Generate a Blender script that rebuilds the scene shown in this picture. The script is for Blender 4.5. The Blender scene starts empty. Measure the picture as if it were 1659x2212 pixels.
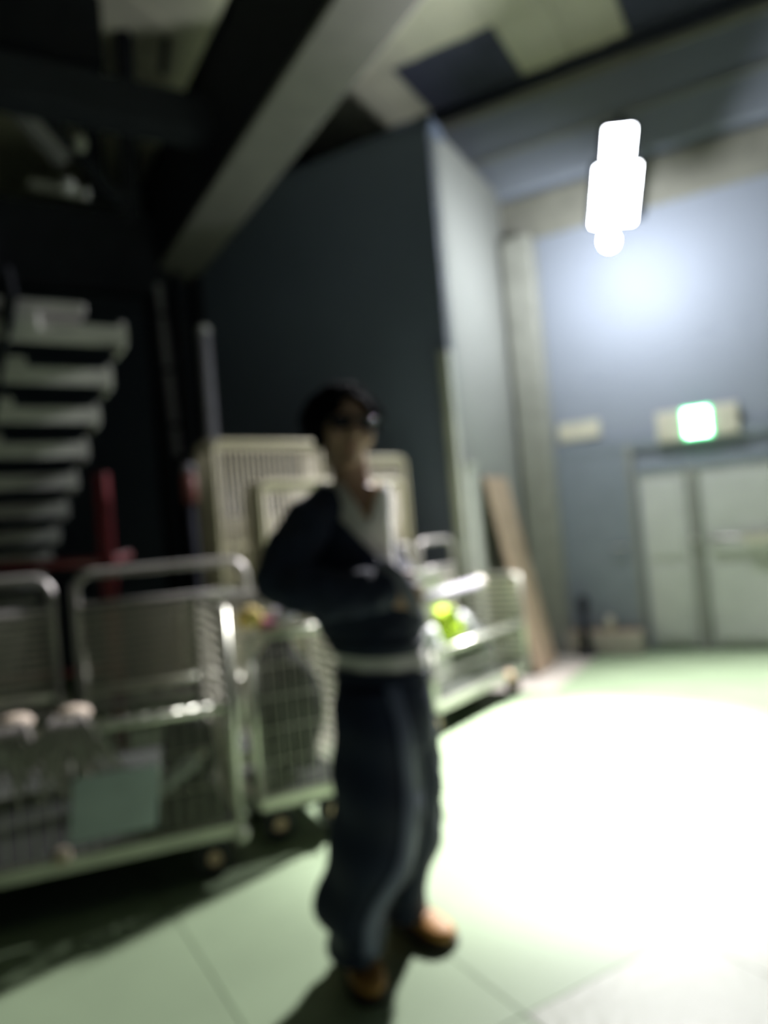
import bpy, bmesh, math, random
from mathutils import Vector, Matrix, noise
from mathutils.bvhtree import BVHTree

random.seed(7)
SC = bpy.context.scene
COL = SC.collection
V = Vector

# ------------------------------------------------------------------ camera
ROLL, PITCH, FPX = math.radians(5.0), math.radians(1.92), 1600.0
CAM = V((0, 0, 1.3))
_F = V((0, math.cos(PITCH), math.sin(PITCH)))
_u0 = V((0, -math.sin(PITCH), math.cos(PITCH)))
_R = V((1, 0, 0)) * math.cos(ROLL) - _u0 * math.sin(ROLL)
_U = _u0 * math.cos(ROLL) + V((1, 0, 0)) * math.sin(ROLL)
cd = bpy.data.cameras.new('camera')
cam = bpy.data.objects.new('camera', cd)
COL.objects.link(cam)
m3 = Matrix((_R, _U, -_F)).transposed()
cam.matrix_world = Matrix.Translation(CAM) @ m3.to_4x4()
cd.sensor_fit = 'VERTICAL'
cd.sensor_height = 36.0
cd.sensor_width = 27.0
cd.lens = 36.0 * FPX / 2212.0
cd.clip_start = 0.02
cd.dof.use_dof = True                    # the picture is focused far too near: everything in it is soft
cd.dof.focus_distance = 0.36
cd.dof.aperture_fstop = (cd.lens / 1000) / 0.0082
SC.camera = cam

# ------------------------------------------------------------------ world, exposure
wd = bpy.data.worlds.new('world')
wd.use_nodes = True
wd.node_tree.nodes['Background'].inputs[0].default_value = (0.55, 0.6, 0.75, 1)
wd.node_tree.nodes['Background'].inputs[1].default_value = 0.0
SC.world = wd
SC.view_settings.view_transform = 'Standard'
SC.view_settings.look = 'None'
SC.view_settings.gamma = 1.0
SC.view_settings.use_curve_mapping = False
SC.view_settings.exposure = 0.0
try:
    SC.cycles.use_denoising = True
    SC.cycles.max_bounces = 8
    SC.cycles.diffuse_bounces = 5
    SC.cycles.sample_clamp_indirect = 6.0
    SC.cycles.caustics_reflective = False
    SC.cycles.caustics_refractive = False
except Exception:
    pass
# light values used by the floodlight's builder below
FLOOD_W, SPOT_W, SPILL_E, LENS_E, EXIT_E = 2050.0, 4000.0, 1250.0, 40.0, 14.0
FLOOD_COL = (1.0, 0.965, 0.99)


def ray(x, y):
    return _F + _R * ((x - 829.5) / FPX) - _U * ((y - 1106.0) / FPX)


def at(x, y, Y):                          # point of the sight line at distance Y along world +Y
    d = ray(x, y)
    return CAM + d * (Y / d.y)


def fl(x, y, z=0.0):
    d = ray(x, y)
    return CAM + d * ((z - CAM.z) / d.z)


# ------------------------------------------------------------------ materials
MATS = {}


def mat(name, col, rough=0.6, metal=0.0, var=0.12, scale=6.0, bump=0.0, bscale=60.0, spec=0.5, emis=None, emis_s=0.0, coat=0.0):
    if name in MATS:
        return MATS[name]
    m = bpy.data.materials.new(name)
    m.use_nodes = True
    nt = m.node_tree
    b = nt.nodes['Principled BSDF']
    b.inputs['Roughness'].default_value = rough
    b.inputs['Metallic'].default_value = metal
    b.inputs['Specular IOR Level'].default_value = spec
    b.inputs['Coat Weight'].default_value = coat
    b.inputs['Coat Roughness'].default_value = 0.15
    tc = nt.nodes.new('ShaderNodeTexCoord')
    if var > 0:
        n = nt.nodes.new('ShaderNodeTexNoise')
        n.inputs['Scale'].default_value = scale
        n.inputs['Detail'].default_value = 4
        r = nt.nodes.new('ShaderNodeValToRGB')
        r.color_ramp.elements[0].position = 0.3
        r.color_ramp.elements[1].position = 0.7
        r.color_ramp.elements[0].color = (*[c * (1 - var) for c in col], 1)
        r.color_ramp.elements[1].color = (*[min(1, c * (1 + var)) for c in col], 1)
        nt.links.new(tc.outputs['Object'], n.inputs['Vector'])
        nt.links.new(n.outputs['Fac'], r.inputs['Fac'])
        nt.links.new(r.outputs['Color'], b.inputs['Base Color'])
    else:
        b.inputs['Base Color'].default_value = (*col, 1)
    if bump > 0:
        n2 = nt.nodes.new('ShaderNodeTexNoise')
        n2.inputs['Scale'].default_value = bscale
        bp = nt.nodes.new('ShaderNodeBump')
        bp.inputs['Strength'].default_value = bump
        bp.inputs['Distance'].default_value = 0.01
        nt.links.new(tc.outputs['Object'], n2.inputs['Vector'])
        nt.links.new(n2.outputs['Fac'], bp.inputs['Height'])
        nt.links.new(bp.outputs['Normal'], b.inputs['Normal'])
    if emis:
        b.inputs['Emission Color'].default_value = (*emis, 1)
        b.inputs['Emission Strength'].default_value = emis_s
    MATS[name] = m
    return m


M_FLOOR = mat('green_floor', (0.250, 0.325, 0.203), 0.5, var=0.10, scale=1.6, bump=0.15, bscale=90, spec=0.35)
M_FLOOR2 = mat('grey_floor', (0.31, 0.335, 0.265), 0.5, var=0.10, scale=2.2, bump=0.3, bscale=30, spec=0.4)
M_SUB = mat('floor_bed', (0.18, 0.21, 0.15), 0.8)
M_APRON = mat('pale_concrete', (0.46, 0.42, 0.37), 0.6, var=0.06)
M_WALL_D = mat('dark_wall', (0.105, 0.128, 0.185), 0.7, var=0.06, scale=1.2)  # navy base made lighter and bluer to hold the lamp's veil glare
M_WALL_B = mat('back_wall', (0.23, 0.252, 0.305), 0.65, var=0.05, scale=1.0)  # base lightened: the haze veil around the lamp is in the colour
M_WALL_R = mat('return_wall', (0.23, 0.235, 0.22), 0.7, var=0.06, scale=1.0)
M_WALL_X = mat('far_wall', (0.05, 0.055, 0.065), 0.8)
M_BAND = mat('cream_band', (0.20, 0.195, 0.165), 0.7)
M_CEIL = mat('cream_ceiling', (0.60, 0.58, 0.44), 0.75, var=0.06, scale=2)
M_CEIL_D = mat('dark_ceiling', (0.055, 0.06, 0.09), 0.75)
M_STEEL_D = mat('dark_steel', (0.020, 0.022, 0.032), 0.8, var=0.15, spec=0.25)
M_BEAM_LIT = mat('beam_bounce_grey', (0.15, 0.145, 0.135), 0.65, var=0.08)  # lighter tone that paints floor bounce onto the beam's underside
M_BRACE = mat('brace_grey', (0.22, 0.21, 0.24), 0.55)
M_PILLAR = mat('pillar_paint', (0.26, 0.26, 0.23), 0.6)
M_DOOR_D = mat('dark_door', (0.20, 0.225, 0.27), 0.5, var=0.05)  # door tone lifted as well to carry the veil of haze
M_DOOR_G = mat('grey_door', (0.50, 0.505, 0.50), 0.5, var=0.05)  # grey lifted too, with the veil put into the colour
M_CHROME = mat('chrome', (0.6, 0.57, 0.54), 0.3, metal=0.8)
M_CREAM = mat('cream_sign', (0.52, 0.49, 0.40), 0.5)
M_THR = mat('threshold_beige', (0.42, 0.385, 0.34), 0.6)
M_CAGE = mat('cream_cage', (0.36, 0.335, 0.235), 0.45, var=0.08)
M_TREAD = mat('galvanised_tread', (0.42, 0.415, 0.40), 0.55, metal=0.0)
M_RED = mat('red_steel', (0.10, 0.007, 0.011), 0.45)
M_ZINC = mat('zinc_wire', (0.46, 0.47, 0.40), 0.32, metal=0.75)
M_BAR = mat('bright_zinc_bar', (0.85, 0.82, 0.70), 0.3, metal=0.2)
M_TUBE = mat('zinc_tube', (0.42, 0.40, 0.38), 0.38, metal=0.4)
M_DECK = mat('dark_deck', (0.05, 0.055, 0.05), 0.7)
M_RUBBER = mat('black_rubber', (0.015, 0.016, 0.017), 0.7)
M_PEACH = mat('peach_plastic', (0.62, 0.42, 0.28), 0.4)
M_PLY = mat('plywood', (0.42, 0.31, 0.22), 0.7, var=0.12, scale=5)
M_PALE = mat('pale_board', (0.36, 0.375, 0.33), 0.6)
M_BLUEG = mat('pale_blue_plastic', (0.46, 0.54, 0.56), 0.45)
M_ROPE = mat('grey_strap', (0.30, 0.28, 0.26), 0.8)
M_KNOT = mat('beige_knot', (0.72, 0.60, 0.48), 0.7)
M_BLACKC = mat('black_cloth', (0.012, 0.012, 0.014), 0.8)
M_YEL = mat('ochre_cloth', (0.55, 0.42, 0.12), 0.7)
M_MAG = mat('magenta_cloth', (0.40, 0.10, 0.22), 0.7)
M_LIL = mat('lilac_cloth', (0.50, 0.48, 0.58), 0.7)
M_NEON = mat('neon_yellow_cloth', (0.62, 0.85, 0.05), 0.6)
M_BAG = mat('clear_bag', (0.34, 0.36, 0.35), 0.3, spec=0.5)
M_NAVY = mat('navy_denim', (0.0065, 0.0135, 0.038), 0.8, var=0.25, scale=14, bump=0.2, bscale=220)
M_TROU = mat('navy_trousers', (0.0065, 0.014, 0.043), 0.75, var=0.2, scale=9)
M_STRIPE = mat('grey_blue_stripe', (0.085, 0.10, 0.18), 0.65)
M_TEE = mat('white_tee', (0.88, 0.85, 0.84), 0.8, var=0.05)
M_SKIN = mat('skin', (0.46, 0.29, 0.21), 0.5, var=0.05, scale=20)
M_LIP = mat('lips', (0.36, 0.16, 0.13), 0.45)
M_HAIR = mat('black_hair', (0.006, 0.006, 0.008), 0.9, spec=0.05)
M_LENS = mat('smoked_lens', (0.01, 0.01, 0.012), 0.12)
M_SHOE = mat('tan_leather', (0.44, 0.215, 0.05), 0.55, var=0.1, scale=18)
M_SOLE = mat('dark_sole', (0.04, 0.028, 0.02), 0.6)
M_GOLD = mat('pale_gold', (0.75, 0.52, 0.25), 0.3, metal=0.7)
M_EMIT = mat('flood_lens', (0.8, 0.8, 0.8), 0.3, var=0, emis=(0.90, 0.95, 1.0), emis_s=LENS_E)
M_SPILL = mat('spill_glow', (0.8, 0.8, 0.8), 0.3, var=0, emis=(0.90, 0.95, 1.0), emis_s=SPILL_E)  # glow of the added emitter that brightens the back wall
M_EXIT = mat('exit_panel', (0.3, 0.8, 0.5), 0.4, var=0, emis=(0.72, 1.0, 0.82), emis_s=EXIT_E)
M_EXITG = mat('exit_panel_green', (0.05, 0.5, 0.2), 0.4, var=0, emis=(0.10, 1.0, 0.40), emis_s=EXIT_E * 0.25)


# ------------------------------------------------------------------ mesh helpers
class MB:
    def __init__(s):
        s.v, s.f = [], []

    def add(s, vs, fs):
        o = len(s.v)
        s.v += [tuple(p) for p in vs]
        s.f += [tuple(i + o for i in f) for f in fs]
        return s

    def box(s, c, ex, ey, ez):            # centre and three half-extent vectors, bevelled edges left to the modifier
        c, ex, ey, ez = V(c), V(ex), V(ey), V(ez)
        vs = [c + ex * a + ey * b + ez * d for a in (-1, 1) for b in (-1, 1) for d in (-1, 1)]
        return s.add(vs, [(0, 1, 3, 2), (4, 6, 7, 5), (0, 4, 5, 1), (2, 3, 7, 6), (0, 2, 6, 4), (1, 5, 7, 3)])

    def bx(s, x0, x1, y0, y1, z0, z1):
        return s.box(((x0 + x1) / 2, (y0 + y1) / 2, (z0 + z1) / 2), ((x1 - x0) / 2, 0, 0), (0, (y1 - y0) / 2, 0), (0, 0, (z1 - z0) / 2))

    def bar(s, a, b, wx, wz, up=(0, 0, 1)):   # rectangular bar from a to b
        a, b = V(a), V(b)
        d = (b - a).normalized()
        up = V(up)
        sd = d.cross(up)
        if sd.length < 1e-4:
            sd = d.cross(V((1, 0, 0)))
        sd.normalize()
        up = sd.cross(d)
        return s.box((a + b) / 2, (b - a) / 2, sd * wx / 2, up * wz / 2)

    def tube(s, pts, r, n=8, caps=True):
        pts = [V(p) for p in pts]
        k = len(pts)
        rs = r if isinstance(r, (list, tuple)) else [r] * k
        t0 = (pts[1] - pts[0]).normalized()
        ref = V((0, 0, 1)) if abs(t0.z) < 0.9 else V((1, 0, 0))
        a = t0.cross(ref).normalized()
        vs = []
        for i, p in enumerate(pts):
            if i == 0:
                t = pts[1] - pts[0]
            elif i == k - 1:
                t = pts[-1] - pts[-2]
            else:
                t = (pts[i + 1] - pts[i]).normalized() + (pts[i] - pts[i - 1]).normalized()
            t.normalize()
            a = (a - t * a.dot(t)).normalized()
            b = t.cross(a)
            for j in range(n):
                q = 2 * math.pi * j / n
                vs.append(p + (a * math.cos(q) + b * math.sin(q)) * rs[i])
        fs = []
        for i in range(k - 1):
            for j in range(n):
                j2 = (j + 1) % n
                fs.append((i * n + j, i * n + j2, (i + 1) * n + j2, (i + 1) * n + j))
        if caps:
            fs.append(tuple(range(n))[::-1])
            fs.append(tuple((k - 1) * n + j for j in range(n)))
        return s.add(vs, fs)

    def ell(s, c, ax, ay, az, nu=20, nv=12, fn=None):   # ellipsoid
        c, ax, ay, az = V(c), V(ax), V(ay), V(az)
        vs = []
        for i in range(nv + 1):
            t = math.pi * i / nv
            for j in range(nu):
                q = 2 * math.pi * j / nu
                d = V((math.sin(t) * math.cos(q), math.sin(t) * math.sin(q), math.cos(t)))
                if fn:
                    d = fn(d)
                vs.append(c + ax * d.x + ay * d.y + az * d.z)
        fs = []
        for i in range(nv):
            for j in range(nu):
                j2 = (j + 1) % nu
                fs.append((i * nu + j, (i + 1) * nu + j, (i + 1) * nu + j2, i * nu + j2))
        return s.add(vs, fs)

    def loft(s, rings, n=40, sub=6, caps=True, a0=0.0, a1=2 * math.pi, fn=None):
        """rings: (centre, half-width vector, half-depth vector); Catmull-Rom between them"""
        ks = [(V(c), V(x), V(y)) for c, x, y in rings]
        out = []
        for i in range(len(ks) - 1):
            for q in range(sub):
                t = q / sub
                r = []
                for k in range(3):
                    p1, p2 = ks[i][k], ks[i + 1][k]
                    p0 = ks[i - 1][k] if i > 0 else p1 * 2 - p2
                    p3 = ks[i + 2][k] if i + 2 < len(ks) else p2 * 2 - p1
                    r.append(0.5 * ((2 * p1) + (p2 - p0) * t + (2 * p0 - 5 * p1 + 4 * p2 - p3) * t * t + (3 * p1 - p0 - 3 * p2 + p3) * t ** 3))
                out.append(r)
        out.append(list(ks[-1]))
        vs = []
        for i, (c, x, y) in enumerate(out):
            for j in range(n):
                q = 2 * math.pi * j / n
                o = x * math.cos(q) + y * math.sin(q)
                p = c + o
                if fn:
                    p = p + o.normalized() * fn(p, q, i / (len(out) - 1))
                vs.append(p)
        fs = []
        m = len(out)
        for i in range(m - 1):
            for j in range(n):
                j2 = (j + 1) % n
                fs.append((i * n + j, i * n + j2, (i + 1) * n + j2, (i + 1) * n + j))
        if caps:
            fs.append(tuple(range(n))[::-1])
            fs.append(tuple((m - 1) * n + j for j in range(n)))
        return s.add(vs, fs)

    def mesh(s, name, smooth=False):
        me = bpy.data.meshes.new(name)
        me.from_pydata(s.v, [], s.f)
        bm = bmesh.new()
        bm.from_mesh(me)
        bmesh.ops.recalc_face_normals(bm, faces=bm.faces)
        bm.to_mesh(me)
        bm.free()
        if smooth:
            me.polygons.foreach_set('use_smooth', [True] * len(me.polygons))
        me.update()
        return me

    def build(s, name, m, parent=None, smooth=False, bevel=0.0, kind=None, label=None):
        me = s.mesh(name, smooth)
        me.materials.append(m)
        o = bpy.data.objects.new(name, me)
        COL.objects.link(o)
        if parent is not None:
            o.parent = parent
            o.matrix_parent_inverse = world_of(parent).inverted()
        if bevel:
            bv = o.modifiers.new('bevel', 'BEVEL')
            bv.width = bevel
            bv.segments = 2
            bv.limit_method = 'ANGLE'
        if kind:
            o['kind'] = kind
        if label:
            o['label'] = label
        return o


def world_of(o):
    mw = o.matrix_basis.copy()
    if o.parent is not None:
        mw = world_of(o.parent) @ o.matrix_parent_inverse @ mw
    return mw


def tag(o, label, cat=None, group=None, kind=None):
    o['label'] = label
    if cat:
        o['category'] = cat
    if group:
        o['group'] = group
    if kind:
        o['kind'] = kind
    return o


def thing(name, label, cat, loc=(0, 0, 0), group=None):
    o = bpy.data.objects.new(name, None)
    o.location = loc
    o.empty_display_size = 0.1
    COL.objects.link(o)
    return tag(o, label, cat, group)


def struct(o, label):
    o['kind'] = 'structure'
    o['label'] = label
    return o


def share(src, name, parent, mw):                # another piece that shares src's mesh
    o = bpy.data.objects.new(name, src)
    COL.objects.link(o)
    o.parent = parent
    o.matrix_parent_inverse = world_of(parent).inverted()
    o.matrix_basis = mw
    return o


def fuse(mb, name, m, parent, voxel, smooth_it=4, after=None):   # union of overlapping pieces into one continuous surface
    me = mb.mesh(name)
    o = bpy.data.objects.new(name, me)
    COL.objects.link(o)
    r = o.modifiers.new('r', 'REMESH')
    r.mode = 'VOXEL'
    r.voxel_size = voxel
    r.use_smooth_shade = True
    if smooth_it:
        s = o.modifiers.new('s', 'SMOOTH')
        s.factor = 0.5
        s.iterations = smooth_it
    dg = bpy.context.evaluated_depsgraph_get()
    dg.update()
    new = bpy.data.meshes.new_from_object(o.evaluated_get(dg))
    o.modifiers.clear()
    o.data = new
    bpy.data.meshes.remove(me)
    new.name = name
    new.materials.clear()
    new.materials.append(m)
    new.polygons.foreach_set('use_smooth', [True] * len(new.polygons))
    if parent is not None:
        o.parent = parent
        o.matrix_parent_inverse = world_of(parent).inverted()
    return o


# ------------------------------------------------------------------ the two grids of the hall
A = V((-0.5, 0.866, 0))                    # away to the left: big beam, floor seams
B = V((0.866, 0.5, 0))                     # away to the right: carts, floor seams
WA = math.radians(61)
WL = V((-math.sin(WA), math.cos(WA), 0))   # along the back wall, to the left and away
WR = -WL
NN = V((math.cos(WA), math.sin(WA), 0))    # into the back wall
UP = V((0, 0, 1))
P0 = V((2.7, 7.05, 0))                     # a point of the back wall
CEIL = 5.85


def wall_box(p, u, u0, u1, z0, z1, nrm, th):   # slab along u, its face at p, thickness th away from nrm
    mb = MB()
    c = V(p) + V(u) * ((u0 + u1) / 2) + UP * ((z0 + z1) / 2) - V(nrm) * (th / 2)
    mb.box(c, V(u) * ((u1 - u0) / 2), V(nrm) * (th / 2), UP * ((z1 - z0) / 2))
    return mb


# floor ------------------------------------------------------------
mb = MB()
mb.bx(-7.5, 7.5, -4.5, 13, -0.2, -0.012)
floor = struct(mb.build('floor', M_SUB), 'green plate floor under carts and person')
u0, v0, du, dv = 1.233, 1.618, 0.634, 1.26
slab = {}
for key, mm in (('g', M_FLOOR), ('w', M_FLOOR2)):
    b = MB().box((0, 0, -0.006), B * (du / 2 - 0.0022), A * (dv / 2 - 0.0022), (0, 0, 0.006))
    slab[key] = b.mesh('floor_plate')
    slab[key].materials.append(mm)
for i in range(-7, 10):
    for j in range(-2, 7):
        c = B * (u0 + (i + 0.5) * du) + A * (v0 + (j + 0.5) * dv)
        if c.y < -1.5 or abs(c.x) > 6.5 or (c - P0).dot(NN) > 0.9:
            continue
        key = 'w' if (j < 0 and i >= 0) else 'g'
        share(slab[key], 'floor_plate', floor, Matrix.Translation(c + UP * random.uniform(-0.0008, 0.0008)))

back_l = 3.4                                # how far the back wall runs to the left of P0
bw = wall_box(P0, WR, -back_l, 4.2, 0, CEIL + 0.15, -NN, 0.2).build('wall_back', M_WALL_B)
struct(bw, 'blue grey back wall below the floodlight')
END = P0 + WL * 1.36                        # where the return wall meets the back wall
EDGE = END - NN * 1.78
EDGE.z = 0
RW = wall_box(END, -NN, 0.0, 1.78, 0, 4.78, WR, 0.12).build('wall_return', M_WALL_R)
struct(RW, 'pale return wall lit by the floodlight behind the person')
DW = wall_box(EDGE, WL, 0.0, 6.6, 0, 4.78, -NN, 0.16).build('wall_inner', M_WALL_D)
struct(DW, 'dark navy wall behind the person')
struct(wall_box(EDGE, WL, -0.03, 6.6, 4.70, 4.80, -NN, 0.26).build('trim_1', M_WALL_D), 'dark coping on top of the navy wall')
mb = MB().box(EDGE + UP * 1.4 + WL * 0.012 - NN * 0.02, WL * 0.045, NN * 0.045, UP * 1.4)
struct(mb.build('trim_2', M_PALE, bevel=0.008), 'pale corner guard at the edge of the navy wall')
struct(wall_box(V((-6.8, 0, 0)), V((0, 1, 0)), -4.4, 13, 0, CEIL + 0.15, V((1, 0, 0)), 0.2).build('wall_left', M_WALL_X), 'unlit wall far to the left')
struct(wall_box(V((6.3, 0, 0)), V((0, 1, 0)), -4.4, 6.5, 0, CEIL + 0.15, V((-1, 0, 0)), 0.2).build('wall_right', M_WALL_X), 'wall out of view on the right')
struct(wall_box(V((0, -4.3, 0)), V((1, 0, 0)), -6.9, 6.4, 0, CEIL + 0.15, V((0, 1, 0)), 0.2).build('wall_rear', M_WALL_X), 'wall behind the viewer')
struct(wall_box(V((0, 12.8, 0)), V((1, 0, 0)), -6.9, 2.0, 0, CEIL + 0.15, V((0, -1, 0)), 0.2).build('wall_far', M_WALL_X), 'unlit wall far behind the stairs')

# pale concrete strip of floor along the return wall
for k in range(3):
    c = END - NN * (0.15 + 0.62 * k + 0.31 - 0.1) + WR * 0.33
    MB().box(c + UP * 0.0015, WR * 0.33, NN * 0.308, UP * 0.0015).build('concrete_slab', M_APRON, floor)

# pillar at the inner corner
pl = thing('pillar', 'pale pillar in the corner between return wall and dark door', 'pillar')
pl['kind'] = 'structure'
pc = END + WR * 0.19 - NN * 0.14
MB().box(pc + UP * 2.1, WR * 0.15, NN * 0.13, UP * 2.1).build('shaft', M_PILLAR, pl, bevel=0.012)
MB().box(pc + UP * 0.07, WR * 0.17, NN * 0.15, UP * 0.07).build('plinth', M_WALL_R, pl, bevel=0.01)

# upper beam and cream band on the back wall


def on_back(s, z, off=0.0):
    return P0 + WR * s + UP * z - NN * off


def back_panel(name, s0, s1, z0, z1, d, m, parent=None, bevel=0.004, off=0.0, **k):
    mb = MB().box(on_back((s0 + s1) / 2, (z0 + z1) / 2, d / 2 + off), WR * ((s1 - s0) / 2), NN * (d / 2), UP * ((z1 - z0) / 2))
    return mb.build(name, m, parent, bevel=bevel, **k)


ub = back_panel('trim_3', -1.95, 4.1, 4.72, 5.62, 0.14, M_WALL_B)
struct(ub, 'grey beam along the top of the back wall')
struct(back_panel('trim_4', -1.95, 4.1, 5.58, 5.66, 0.19, M_BAND), 'thin pale ledge on the grey beam')
struct(back_panel('trim_5', -1.95, 4.1, 5.10, 5.14, 0.165, M_WALL_R), 'thin pale line halfway up the grey beam')
struct(back_panel('trim_6', -1.45, 4.1, 4.22, 4.66, 0.05, M_BAND), 'cream band across the back wall at lamp height')
struct(back_panel('trim_7', -1.12, 4.1, 1.93, 2.06, 0.05, M_DOOR_D), 'dark lintel line over the doors')

# dark door
d1 = thing('door_1', 'dark blue grey single door right of the pale pillar', None, on_back(-0.72, 0))
d1['kind'] = 'structure'
back_panel('frame', -1.16, -1.10, 0, 1.98, 0.06, M_WALL_R, d1)
back_panel('frame', -0.34, -0.28, 0, 1.98, 0.06, M_WALL_R, d1)
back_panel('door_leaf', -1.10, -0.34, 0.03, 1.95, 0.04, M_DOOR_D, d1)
back_panel('kick_plate', -1.06, -0.38, 0.06, 0.24, 0.048, M_BAND, d1)
MB().tube([on_back(-0.42, 1.0, 0.03), on_back(-0.42, 1.0, 0.09), on_back(-0.53, 1.0, 0.09)], 0.011).build('handle', M_CHROME, d1, smooth=True)
# double door
d2 = thing('door_2', 'grey double door below the lit exit sign', None, on_back(0.55, 0))
d2['kind'] = 'structure'
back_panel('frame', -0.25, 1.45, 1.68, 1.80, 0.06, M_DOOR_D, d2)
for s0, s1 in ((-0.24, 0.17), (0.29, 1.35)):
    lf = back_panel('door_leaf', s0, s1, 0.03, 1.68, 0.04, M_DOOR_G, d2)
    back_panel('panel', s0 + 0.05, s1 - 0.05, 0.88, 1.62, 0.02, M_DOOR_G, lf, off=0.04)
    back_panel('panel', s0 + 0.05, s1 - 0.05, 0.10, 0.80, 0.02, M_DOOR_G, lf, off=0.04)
back_panel('mullion', 0.17, 0.29, 0.0, 1.70, 0.075, M_WALL_R, d2)
MB().tube([on_back(0.36, 1.02, 0.04), on_back(0.36, 1.02, 0.12), on_back(1.2, 1.0, 0.12), on_back(1.2, 1.0, 0.04)], 0.022).build('push_bar', M_CHROME, d2, smooth=True)
MB().ell(on_back(0.22, 1.03, 0.11), WR * 0.03, NN * 0.03, UP * 0.03).build('knob', M_CHROME, d2, smooth=True)
back_panel('lock_box', 0.62, 0.86, 0.96, 1.04, 0.06, M_CREAM, d2, off=0.10)

# signs
sg = thing('wall_sign', 'small blank cream sign above the dark door', 'sign', on_back(-0.8, 2.1))
back_panel('plate', -0.97, -0.56, 2.10, 2.28, 0.03, M_CREAM, sg)
back_panel('backing', -0.985, -0.545, 2.085, 2.295, 0.015, M_WALL_B, sg)
ex = thing('exit_sign', 'cream box sign with glowing green white panel above the grey double door', 'sign', on_back(0.3, 1.95))
back_panel('housing', -0.02, 0.68, 1.96, 2.24, 0.10, M_CREAM, ex, bevel=0.012)
back_panel('lit_panel', 0.215, 0.455, 1.965, 2.235, 0.02, M_EXITG, ex, off=0.10, label='green rim of the lit panel')
back_panel('lit_face', 0.235, 0.435, 1.985, 2.215, 0.006, M_EXIT, ex, off=0.12, label='glowing white face of the panel')

# ceiling ------------------------------------------------------------
mb = MB().bx(-7.2, 6.6, -4.6, 13, CEIL + 0.06, CEIL + 0.2)
ceil = struct(mb.build('ceiling', M_CEIL_D), 'cream sheet ceiling with dark bays')
pw = 0.52
rows = [(6.43, 7.33), (5.53, 6.43)] + [(5.53 - 1.55 * (k + 1), 5.53 - 1.55 * k) for k in range(6)] + [(7.33, 8.5), (8.5, 9.9), (9.9, 11.3)]
pm = {}
for j, (b0, b1) in enumerate(rows):
    for key, mm in (('c', M_CEIL), ('d', M_CEIL_D)):
        b = MB()
        b.box((0, 0, 0.03), WR * (pw / 2 - 0.005), NN * ((b1 - b0) / 2 - 0.005), UP * 0.03)
        b.box((0, 0, -0.006), WR * 0.05, NN * ((b1 - b0) / 2 - 0.012), UP * 0.008)
        me = b.mesh('ceiling_sheet')
        me.materials.append(mm)
        pm[key, j] = me
for i in range(-14, 9):
    for j, (b0, b1) in enumerate(rows):
        a = -3.05 + (i + 0.5) * pw
        bb = (b0 + b1) / 2
        c = WR * a + NN * bb
        if abs(c.x) > 6.5 or c.y < -4 or c.y > 12.5 or (j >= 8 and a > -4.6):
            continue
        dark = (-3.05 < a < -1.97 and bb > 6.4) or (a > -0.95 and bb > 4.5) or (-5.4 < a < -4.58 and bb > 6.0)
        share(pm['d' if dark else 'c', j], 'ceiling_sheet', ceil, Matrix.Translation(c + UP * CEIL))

# big box beam ------------------------------------------------------


def hbeam(name, m, p, d, t0, t1, wdt, z0, z1, label, parent=None):
    c = V(p) + V(d) * ((t0 + t1) / 2) + UP * ((z0 + z1) / 2)
    sd = V((d[1], -d[0], 0))
    o = MB().box(c, V(d) * ((t1 - t0) / 2), sd * (wdt / 2), UP * ((z1 - z0) / 2)).build(name, m, parent, bevel=0.008)
    if parent is None:
        struct(o, label)
    return o


bm_ = thing('main_beam', 'wide roof beam crossing overhead from upper right to dark column', 'beam')
bm_['kind'] = 'structure'
hbeam('web', M_STEEL_D, B * 2.02, A, -2.0, 7.55, 0.36, 4.10, 5.02, '', bm_)  # dark tone stands in for the beam's unlit side
hbeam('bottom_flange', M_BEAM_LIT, B * 2.04, A, -2.0, 7.55, 0.42, 4.06, 4.10, '', bm_)['label'] = 'underside flange, coloured lighter for floor bounce'
hbeam('top_flange', M_STEEL_D, B * 2.02, A, -2.0, 7.55, 0.42, 5.02, 5.06, '', bm_)
# cross beam and secondary members at the upper left
cp = at(455, 190, 5.6)
CB_V = 5.35


def left_member(name, pts, wx, wz, m, label):
    o = MB().bar(pts[0], pts[1], wx, wz).build(name, m, bevel=0.006)
    return struct(o, label)


left_member('beam', (A * 5.30 + B * 1.9 + UP * 4.52, A * 5.30 - B * 4.2 + UP * 4.52), 0.28, 0.27, M_STEEL_D, 'dark cross beam running left from the main beam')
left_member('beam', (A * 7.2 + B * 1.9 + UP * 4.2, A * 7.2 - B * 4.6 + UP * 4.2), 0.26, 0.75, M_STEEL_D, 'dark deep cross beam at the far end of the main beam')


def px_bar(name, a, ya, b, yb, w, m, label):
    o = MB().bar(at(*a, ya), at(*b, yb), w, w).build(name, m, bevel=0.005)
    return struct(o, label)


px_bar('hanger', (262, -40), 6.3, (285, 470), 6.3, 0.13, M_STEEL_D, 'dark vertical hanger left of the main beam, widest one')
px_bar('hanger', (372, -60), 6.4, (352, 160), 6.4, 0.055, M_STEEL_D, 'dark thin hanger between the pale ceiling sheets')
px_bar('hanger', (185, 120), 6.6, (212, 430), 6.6, 0.13, M_STEEL_D, 'dark hanger left of the widest hanger')
px_bar('brace', (135, 235), 6.8, (175, 130), 6.8, 0.05, M_STEEL_D, 'short dark brace beside the left hangers')
px_bar('brace', (-60, 130), 5.0, (140, 350), 5.6, 0.10, M_BRACE, 'grey diagonal brace at the upper left')
px_bar('brace', (-20, 120), 5.7, (260, 440), 6.0, 0.10, M_STEEL_D, 'dark diagonal brace behind the grey one')
mb = MB().box(at(90, 50, 5.4), B * 0.42, A * 0.1, UP * 0.28)
struct(mb.build('duct', M_STEEL_D, bevel=0.02), 'dark duct box at the top left corner')

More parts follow.
